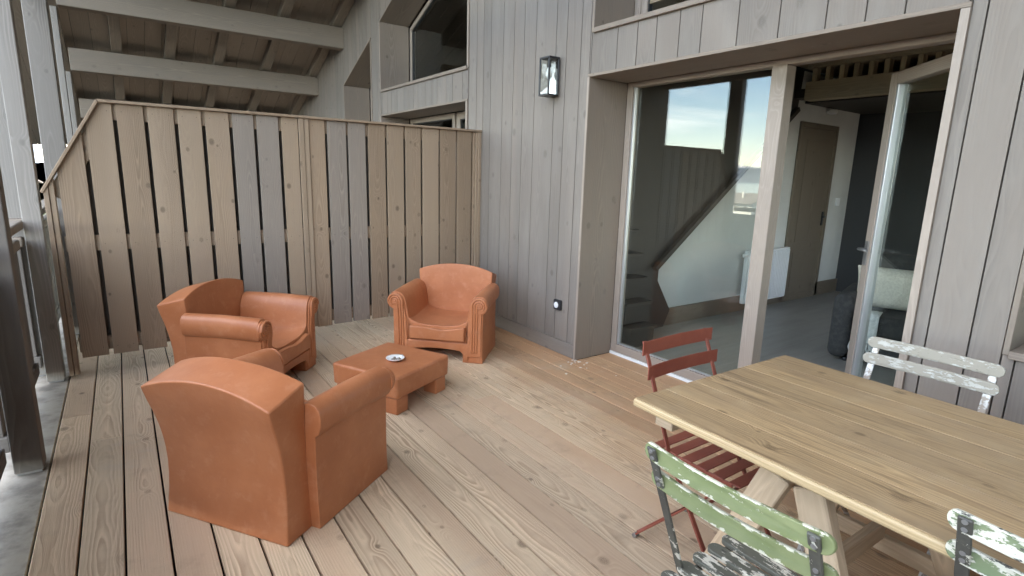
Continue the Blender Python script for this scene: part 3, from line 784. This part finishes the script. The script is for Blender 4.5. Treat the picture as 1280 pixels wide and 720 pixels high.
# ------------------------------------------------------------------ folding bistro chairs (x = across, y = facing)
def bistro(name, loc, rz, label, m_slat, m_frame, m_seat, style, top=.845, group='folding bistro chairs round the table'):
    e = empty(name, (*loc, 0), rz, label=label, cat='chair', group=group)
    W = .185
    yb, ysl = -.215, .43
    def barpt(z): return yb + (top-z)*.50*(1 if z > .45 else 1) - .0
    for s in (-1, 1):
        m = MB()
        m.bar((s*W, -.218, top-.004), (s*W, -.06, .45), .024 if style != 'red' else .020, .007, (0, 1, .3))
        m.bar((s*W, -.0605, .4505), (s*W, .215, .012), .024 if style != 'red' else .020, .009, (0, 1, .3))
        fr = m.build('long_leg', m_frame, e, bevel=.002, seg=1)
        m = MB(); m.bar((s*(W-.022), .185, .432), (s*(W-.022), -.20, .012), .022, .008, (0, 1, .3)); m.build('short_leg', m_frame, e, bevel=.002, seg=1)
        m = MB(); m.bar((s*(W-.012), -.12, .436), (s*(W-.012), .20, .436), .008, .024, (0, 0, 1)); m.build('seat_rail', m_frame, e, bevel=.002, seg=1)
        m = MB()
        m.tube([(s*W-.02*s, .215, .010), (s*W+.01*s, .215, .010)], .0098, 10); m.build('foot_cap', M_RIVET, e); m = MB(); m.tube([(s*(W-.022)-.01*s, -.20, .010), (s*(W-.022)+.014*s, -.20, .010)], .0098, 10)
        m.build('foot_cap', M_RIVET, e)
    for y_, z_, w_ in ((.055, .262, W), (.205, .03, W), (-.19, .03, W-.02)):
        m = MB(); m.tube([(-w_, y_, z_), (w_, y_, z_)], .006, 8); m.build('cross_rod', m_frame, e)
    # back slats: gently bowed, on the sitter's side of the bars
    hw = W+.032 if style != 'red' else W+.028
    HH, SP = {'red': (.054, .086), 'green': (.043, .079), 'white': (.045, .062)}[style]
    for zc, hh in ((top-HH/2, HH), (top-HH/2-SP, HH)):
        m = MB(); n = 14; fr_, bk = [], []
        yc = -.218 + (top-zc)*.40
        out = []
        def outline(off):
            pts = []
            rc = hh/2
            ends = 8 if style != 'red' else 0
            if ends:
                for i in range(ends+1):
                    a = -math.pi/2 + math.pi*i/ends; pts.append((hw-rc+rc*math.cos(a), rc*math.sin(a)))
                for i in range(1, 9): pts.append((hw-rc-(2*hw-2*rc)*i/9, rc))
                for i in range(ends+1):
                    a = math.pi/2 + math.pi*i/ends; pts.append((-hw+rc+rc*math.cos(a), rc*math.sin(a)))
                for i in range(1, 9): pts.append((-hw+rc+(2*hw-2*rc)*i/9, -rc))
            else:
                for i in range(11): pts.append((-hw+2*hw*i/10, -rc))
                for i in range(11): pts.append((hw-2*hw*i/10, rc))
            bow = .022 if style == 'green' else .012
            th = .011 if style != 'red' else .005
            return [Vector((x, yc + (.007 if off == 0 else .007+th) - bow*(1-(x/hw)**2), zc+z-.0*(x))) for x, z in pts]
        m.rings([outline(0), outline(1)], True, smooth=False)
        m.build('back_slat', m_slat, e, bevel=.003 if style != 'red' else .001, seg=2 if style != 'red' else 1, ang=50)
    # rivets and straps where bars meet slats
    for s in (-1, 1):
        for zc in (top-HH*.28, top-HH*.72, top-SP-HH*.28, top-SP-HH*.72):
            y = -.218 + (top-zc)*.40
            m = MB(); m.tube([(s*W, y-.0075, zc), (s*W, y-.002, zc)], [.0052, .0065], 8); m.build('rivet', M_RIVET, e)
    # seat slats
    ns = 6
    for i in range(ns):
        yc = -.115+.325*i/(ns-1); m = MB(); hw2 = W-.002 if style == 'red' else W+.012; w = .046
        if style == 'red': m.box(-hw2, hw2, yc-w/2, yc+w/2, .4485, .4535, 0)
        else:
            pts = []
            for i2 in range(9):
                a = -math.pi/2+math.pi*i2/8; pts.append((hw2-w/2+w/2*math.cos(a), yc+w/2*math.sin(a), .4485))
            for i2 in range(9):
                a = math.pi/2+math.pi*i2/8; pts.append((-hw2+w/2+w/2*math.cos(a), yc+w/2*math.sin(a), .4485))
            m.prism(pts, (0, 0, .015))
        m.build('seat_slat', m_seat, e, bevel=.002, seg=1, ang=50)
    return e
bistro('bistro_chair', (-1.11, 1.125), R(180), 'red brown metal folding chair at the far end of the pine table', M_RED, M_RED, M_RED, 'red')
bistro('bistro_chair', (-1.715, .572), R(-90), 'folding chair with chipped green back slats at the near long side of the table', M_GREEN, M_BFRAME, M_BWORN, 'green')
bistro('bistro_chair', (-1.43, .065), R(-90), 'heavily worn green and white folding chair in the bottom right corner', M_GWORN, M_BFRAME, M_GWORN, 'green', .85)
bistro('bistro_chair', (-.64, .69), R(90), 'flaking white folding chair between the table and the grey wall', M_WHITE, M_WMETAL, M_WHITE, 'white', .85)

# ------------------------------------------------------------------ wall lantern, socket
la = empty('wall_lantern', (-.0155, 3.53, 2.06), label='black framed rectangular glass lantern mounted on the grey wall', cat='wall lamp')
m = MB(); dx, dy, hz, t = .105, .062, .285, .012
for x in (-dx, -t):
    for y in (-dy, dy-t): m.box(x, x+t, y, y+t, t+.0005, hz-t-.0005)
for z in (0, hz-t):
    m.box(-dx, 0, -dy, dy, z, z+t)
m.build('frame', M_BLACK, la, bevel=.0015, seg=1)
m = MB(); m.box(-.012+.0005, .0145, -dy+.013, dy-.013, t+.002, hz-t-.002); m.build('back_plate', simple('lantern_mirror_steel', (.75, .76, .77), .12, 1), la)
m = MB()
for p in ([(-dx+.006, -dy+t, t), (-dx+.006, dy-t, t), (-dx+.006, dy-t, hz-t), (-dx+.006, -dy+t, hz-t)],
          [(-dx+t, -dy+.006, t), (-t, -dy+.006, t), (-t, -dy+.006, hz-t), (-dx+t, -dy+.006, hz-t)],
          [(-dx+t, dy-.006, t), (-t, dy-.006, t), (-t, dy-.006, hz-t), (-dx+t, dy-.006, hz-t)]):
    m.face([m.bm.verts.new(q) for q in p])
m.build('glazing', M_LGLASS, la)
m = MB(); m.lathe([(.001, .0), (.016, .0), (.016, .05), (.013, .055), (.001, .056)], 16, (-.055, 0, hz-t-.06)); m.build('bulb_holder', M_BLACK, la)
m = MB(); m.lathe([(.001, 0), (.016, .006), (.026, .03), (.024, .05), (.013, .08), (.012, .085)], 16, (-.055, 0, hz-t-.147)); m.build('bulb', M_CERAM, la)
so = empty('wall_socket', (-.0005, 3.365, .41), label='small black square outdoor socket with white round centre low on the wall', cat='socket')
m = MB(); m.box(-.03, 0, -.042, .042, -.042, .042); m.build('box', M_BLACK, so, bevel=.008, seg=2)
m = MB(); m.tube([(-.0298, 0, 0), (-.036, 0, 0)], [.026, .024], 24)
m.build('cover', M_WPLAS, so)

# ------------------------------------------------------------------ things inside
rd = empty('radiator', (3.0, 3.37, .10), label='white ribbed panel radiator on the white wall inside the glass door', cat='radiator')
m = MB(); m.box(-.30, .56, 0, .05, 0, .60); m.build('panel', M_WPLAS, rd, bevel=.006, seg=2)
m = MB(); x = -.285
while x < .53: m.box(x, x+.018, -.022, -.0005, .02, .58); x += .036
m.build('ribs', M_WPLAS, rd, bevel=.003, seg=1)
m = MB(); m.tube([(-.29, .02, .55), (-.36, .02, .55)], [.018, .022], 12); m.tube([(-.36, .02, .55), (-.37, .02, .55)], [.022, .012], 12); m.build('valve', M_WPLAS, rd)
m = MB(); m.box(-.2, -.17, .0505, .08, .1, .5); m.box(.42, .45, .0505, .08, .1, .5); m.build('bracket', M_WPLAS, rd)
th = MB(); th.box(4.67, 4.76, 3.43, 3.4495, 1.17, 1.27); tag(th.build('thermostat', M_WPLAS, bevel=.004, seg=2), 'small white thermostat on the white wall beside the interior door', 'thermostat')
sp = MB(); sp.lathe([(.001, .0), (.04, .0), (.05, .02), (.04, .05), (.001, .055)], 16, (4.15, 3.38, 2.26)); sp.box(4.13, 4.17, 3.38, 3.4495, 2.27, 2.30)
tag(sp.build('ceiling_spotlight', M_WPLAS), 'small white spotlight high on the white wall above the interior door', 'spotlight')
sf = empty('sofa', (1.83, 1.975, .012), R(15), label='charcoal fabric sofa inside the open glass door', cat='sofa')
def soft(bx, name, par, mat, bev=.04, **k):
    m = MB()
    for b in bx: m.box(*b)
    return m.build(name, mat, par, bevel=bev, seg=4)
soft([(0, .80, -.075, .075, .03, .56)], 'arm', sf, M_SOFA, .06)
soft([(0, .80, -2.02, -1.87, .03, .56)], 'arm', sf, M_SOFA, .06)
soft([(.03, .80, -1.865, -.08, .03, .24)], 'base', sf, M_SOFA, .02)
soft([(.02, .60, -.965, -.085, .245, .42), (.02, .60, -1.86, -.975, .245, .42)], 'seat_cushion', sf, M_SOFA, .05)
soft([(.58, .80, -1.86, -.085, .43, .86)], 'backrest', sf, M_SOFA, .07)
m = MB()
for x in (.08, .74):
    for y in (-.06, -1.93): m.lathe([(.02, 0), (.025, .03)], 10, (x, y, 0))
m.build('foot', M_BLACK, sf)
def cushion(name, loc, rot, sx, sy, sz, mat, label, cat):
    m = MB(); m.sm = True; N = 14
    def P(i, j, s):
        a, b = -1+2*i/N, -1+2*j/N
        th = (1-a**4)**.6*(1-b**4)**.6 if abs(a) < 1 and abs(b) < 1 else 0
        pin = 1-.06*(1-a*a)*(1 if abs(b) > .99 else b*b) ; pin2 = 1-.06*(1-b*b)*a*a
        return Vector((a*sx*pin2, s*th*sy, b*sz*pin))
    A = {}
    for s in (-1, 1):
        for i in range(N+1):
            for j in range(N+1):
                edge = i in (0, N) or j in (0, N)
                key = (i, j, 0 if edge else s)
                if key not in A: A[key] = m.bm.verts.new(P(i, j, s))
    for s in (-1, 1):
        for i in range(N):
            for j in range(N):
                f = []
                for a, b in ((i, j), (i+1, j), (i+1, j+1), (i, j+1)):
                    f.append(A[(a, b, 0 if a in (0, N) or b in (0, N) else s)])
                m.face(f)
    o = m.build(name, mat, None, sub=1); o.location = loc; o.rotation_euler = rot
    return tag(o, label, cat)
cushion('cushion', (2.22, 1.73, .62), (R(-14), 0, R(105)), .33, .085, .19, M_CREAM, 'cream fleece cushion leaning on the charcoal sofa', 'cushion')
# throw: hangs over the seat front with a fringed end
m = MB(); m.sm = True; rows = []
path = [(.16, .437), (.12, .436), (.06, .436), (.0, .43), (-.012, .38), (-.014, .30), (-.012, .20)]
for k, (x, z) in enumerate(path):
    rows.append([Vector((x + .006*math.sin(j*1.7+k), -.088-.17*j/9, z + .004*math.sin(j*2.1))) for j in range(10)])
for k in range(len(rows)-1):
    a = [m.bm.verts.new(p) for p in rows[k]] if k == 0 else b
    b = [m.bm.verts.new(p) for p in rows[k+1]]
    for j in range(9): m.face([a[j], a[j+1], b[j+1], b[j]])
throw = m.build('throw_blanket', M_THROW); throw.location = sf.location; throw.rotation_euler = sf.rotation_euler
so_ = throw.modifiers.new('thick', 'SOLIDIFY'); so_.thickness = .008
tag(throw, 'pale fringed throw hanging over the front of the charcoal sofa', 'throw')
m = MB()
for j in range(14):
    y = -.092-.162*j/13; m.tube([(-.012, y, .20), (-.016+rnd.uniform(-.01, .01), y+rnd.uniform(-.01, .01), .15), (-.014+rnd.uniform(-.02, .01), y+rnd.uniform(-.015, .015), .11)], [.006, .006, .003], 5)
fr = m.build('fringe', M_THROW, throw)

# crumbs by the corner of the wall
m = MB()
for k in range(20):
    x = rnd.gauss(-.05, .05); y = rnd.gauss(3.06, .07)
    if k > 17: x, y = rnd.gauss(-.1, .1), rnd.gauss(2.85, .15)
    if x > -.005 and y > 3.08: x = -.03
    r = rnd.uniform(.004, .011); n = 5
    m.prism([(x+r*math.cos(a*6.28/n)*rnd.uniform(.6, 1.5), y+r*math.sin(a*6.28/n)*rnd.uniform(.6, 1.3), .0006) for a in range(n)], (0, 0, .003))
tag(m.build('plaster_crumbs', M_FLAKE), 'scattering of pale plaster crumbs on the deck by the wall corner', 'crumbs', kind='stuff')

# ------------------------------------------------------------------ outside: mountains, houses, trees
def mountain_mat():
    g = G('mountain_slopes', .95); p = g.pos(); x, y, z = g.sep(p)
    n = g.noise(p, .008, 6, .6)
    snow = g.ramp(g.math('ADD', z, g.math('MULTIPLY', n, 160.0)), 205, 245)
    c = g.mix(g.ramp(n, .35, .65), (.07, .10, .13), (.12, .15, .19))  # bluish slopes: distant haze put into the rock colour
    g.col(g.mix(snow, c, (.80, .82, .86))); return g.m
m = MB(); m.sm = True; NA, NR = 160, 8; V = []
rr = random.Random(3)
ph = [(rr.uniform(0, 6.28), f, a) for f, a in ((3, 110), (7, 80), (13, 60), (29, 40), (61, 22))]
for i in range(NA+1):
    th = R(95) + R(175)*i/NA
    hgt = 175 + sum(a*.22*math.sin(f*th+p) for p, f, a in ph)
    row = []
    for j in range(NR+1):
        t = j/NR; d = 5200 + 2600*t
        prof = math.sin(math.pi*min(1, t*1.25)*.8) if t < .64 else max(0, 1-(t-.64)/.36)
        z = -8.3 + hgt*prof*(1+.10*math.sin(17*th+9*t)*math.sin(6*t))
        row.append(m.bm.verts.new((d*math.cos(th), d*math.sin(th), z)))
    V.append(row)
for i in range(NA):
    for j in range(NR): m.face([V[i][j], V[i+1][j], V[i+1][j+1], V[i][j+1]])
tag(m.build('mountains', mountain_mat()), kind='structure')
m = MB()
arc = lambda r: [(r*math.cos(R(105+150*k/40))-3, r*math.sin(R(105+150*k/40)), -7.9) for k in range(41)]
m.rings([arc(330), arc(5400)], False, closed=False)
g_ = G('lake_water', .12); g_.col((.03, .06, .10)); g_.bump(g_.noise(g_.pos(), .35, 4), .25, .3)
tag(m.build('lake', g_.m), kind='structure')
M_RENDER = simple('pale_house_render', (.70, .68, .63), .85, 0, .6, (.62, .60, .55))
M_RTILE = simple('grey_roof_tiles', (.13, .12, .115), .8, 0, 2, (.17, .15, .14))
M_SHUT = simple('brown_shutters', (.14, .09, .06), .7)
def far_house(loc, rz, w, d, h, label):
    e = empty('house', loc, rz, label=label, cat='house', group='houses in the valley')
    m = MB(); m.box(-w/2, w/2, -d/2, d/2, 0, h); m.prism([(-w/2, -d/2, h), (w/2, -d/2, h), (0, -d/2, h+w*.28)], (0, d, 0)); m.build('wall', M_RENDER, e)
    m = MB()
    for s in (-1, 1): m.hexa([[[(s*x, y, h+w*.28*(1-x/(w/2))+.05+z) for z in (0, .25)] for y in (-d/2-.6, d/2+.6)] for x in (0, w/2+.7)], 1)
    rf_ = m.build('roof', M_RTILE, e)
    m = MB(); m.box(w*.2, w*.2+.7, -.4, .3, h+.3, h+w*.28+.6); m.build('chimney', M_RENDER, rf_)
    for zz in (.9, 3.6):
        for yy in (-d*.3, 0, d*.3):
            if zz+1.3 < h:
                m = MB(); m.box(w/2+.005, w/2+.06, yy-.6, yy+.6, zz, zz+1.3); m.build('window', M_SHUT, e)
                m = MB(); m.box(-w/2-.06, -w/2-.005, yy-.6, yy+.6, zz, zz+1.3); m.build('window', M_SHUT, e)
    return e
far_house((-150, 95.0, -8), R(10), 9, 11, 3.2, 'white house with a grey roof reflected in the patio glass')
far_house((-190, 160, -8), R(-20), 10, 12, 5, 'cream house far out in the valley beyond the railing')
far_house((-24, 150, -8), R(35), 10, 12, 5.5, 'pale house glimpsed through the gap between the posts')
def leafy(name, loc, h, r, label, seed):
    q = random.Random(seed)
    e = empty(name, loc, label=label, cat='tree', group='trees below the balcony')
    m = MB(); m.tube([(0, 0, 0), (q.uniform(-.2, .2), q.uniform(-.2, .2), h*.45), (0, 0, h*.85)], [.22, .15, .05], 8); m.build('trunk', M_DARKW, e)
    m = MB()
    cl = [(Vector((q.gauss(0, r*.5), q.gauss(0, r*.5), h*.62+q.gauss(0, h*.16))), q.uniform(.5, 1.0)*r*.5) for _ in range(16)]
    for k in range(2600):
        c, cr = q.choice(cl); d = Vector((q.gauss(0, 1), q.gauss(0, 1), q.gauss(0, 1))).normalized()*cr*q.random()**.4
        p = c+d; a = Vector((q.gauss(0, 1), q.gauss(0, 1), q.gauss(0, 1))).normalized(); b = a.orthogonal().normalized()*q.uniform(.08, .17); a = a*q.uniform(.08, .2)
        m.face([m.bm.verts.new(v) for v in (p-a, p+b, p+a, p-b)])
    m.build('crown', M_FOREST, e); return e
leafy('broadleaf_tree', (-7.2, 40, -8), 9.6, 2.6, 'leafy green tree seen through the gap beside the end post', 5)
leafy('broadleaf_tree', (-9.5, 31, -8), 8.2, 2.2, 'bushy small tree below the neighbouring balcony', 9)
leafy('broadleaf_tree', (-46, 20, -8), 5.0, 2.4, 'round tree in the meadow opposite the patio door', 12)

# ------------------------------------------------------------------ light
SUN_EL, SUN_AZ = R(46), R(78)       # azimuth clockwise from +Y: behind the house
w = bpy.data.worlds.new('World'); sc.world = w; w.use_nodes = True
nt = w.node_tree; N = nt.nodes; L = nt.links
bg = N['Background']
sky = N.new('ShaderNodeTexSky'); sky.sky_type = 'NISHITA'; sky.sun_disc = False
sky.sun_elevation = SUN_EL; sky.sun_rotation = SUN_AZ; sky.altitude = 500; sky.air_density = 1; sky.dust_density = .1; sky.ozone_density = 3.0
tc = N.new('ShaderNodeTexCoord'); sp_ = N.new('ShaderNodeSeparateXYZ'); L.new(tc.outputs['Generated'], sp_.inputs[0])
def wm(op, a, b=0.0):
    n = N.new('ShaderNodeMath'); n.operation = op
    for i, v in enumerate((a, b)):
        if hasattr(v, 'links'): L.new(v, n.inputs[i])
        else: n.inputs[i].default_value = v
    return n.outputs[0]
cmb = N.new('ShaderNodeCombineXYZ')
L.new(wm('MULTIPLY', sp_.outputs[0], 1.6), cmb.inputs[0]); L.new(wm('MULTIPLY', sp_.outputs[1], 1.6), cmb.inputs[1]); L.new(wm('MULTIPLY', sp_.outputs[2], 9.0), cmb.inputs[2])
nz = N.new('ShaderNodeTexNoise'); nz.inputs['Scale'].default_value = 1.6; nz.inputs['Detail'].default_value = 7; nz.inputs['Roughness'].default_value = .58; nz.inputs['Distortion'].default_value = .5
L.new(cmb.outputs[0], nz.inputs['Vector'])
mr = N.new('ShaderNodeMapRange'); mr.interpolation_type = 'SMOOTHSTEP'; mr.inputs[1].default_value = .43; mr.inputs[2].default_value = .68; mr.inputs[3].default_value = .0; mr.inputs[4].default_value = .70
L.new(nz.outputs[0], mr.inputs[0])
mx = N.new('ShaderNodeMix'); mx.data_type = 'RGBA'; hz = N.new('ShaderNodeMapRange'); hz.interpolation_type = 'SMOOTHSTEP'; hz.inputs[1].default_value = -.02; hz.inputs[2].default_value = .14; hz.inputs[3].default_value = .26; hz.inputs[4].default_value = 0.0
L.new(sp_.outputs[2], hz.inputs[0])
L.new(wm('MAXIMUM', mr.outputs[0], hz.outputs[0]), mx.inputs[0]); L.new(sky.outputs[0], mx.inputs[6]); mx.inputs[7].default_value = (10.0, 10.7, 11.8, 1)
L.new(mx.outputs[2], bg.inputs['Color']); bg.inputs['Strength'].default_value = .15
sd = bpy.data.lights.new('sun', 'SUN'); sd.energy = 5; sd.angle = R(.5); sd.color = (1, .95, .88)
so2 = bpy.data.objects.new('sun', sd); COL.objects.link(so2); so2.location = (20, 4, 20)
sdir = Vector((math.sin(SUN_AZ)*math.cos(SUN_EL), math.cos(SUN_AZ)*math.cos(SUN_EL), math.sin(SUN_EL)))
so2.rotation_euler = sdir.to_track_quat('Z', 'Y').to_euler()

# ------------------------------------------------------------------ render settings
sc.render.engine = 'CYCLES'
sc.cycles.max_bounces = 10; sc.cycles.diffuse_bounces = 5; sc.cycles.glossy_bounces = 5; sc.cycles.transparent_max_bounces = 24
sc.cycles.use_denoising = True; sc.cycles.sample_clamp_indirect = 8
vs = sc.view_settings; vs.view_transform = 'Standard'; vs.look = 'None'; vs.gamma = 1; vs.use_curve_mapping = False
vs.exposure = 3.3
vs.use_white_balance = True; vs.white_balance_temperature = 7850; vs.white_balance_tint = 10
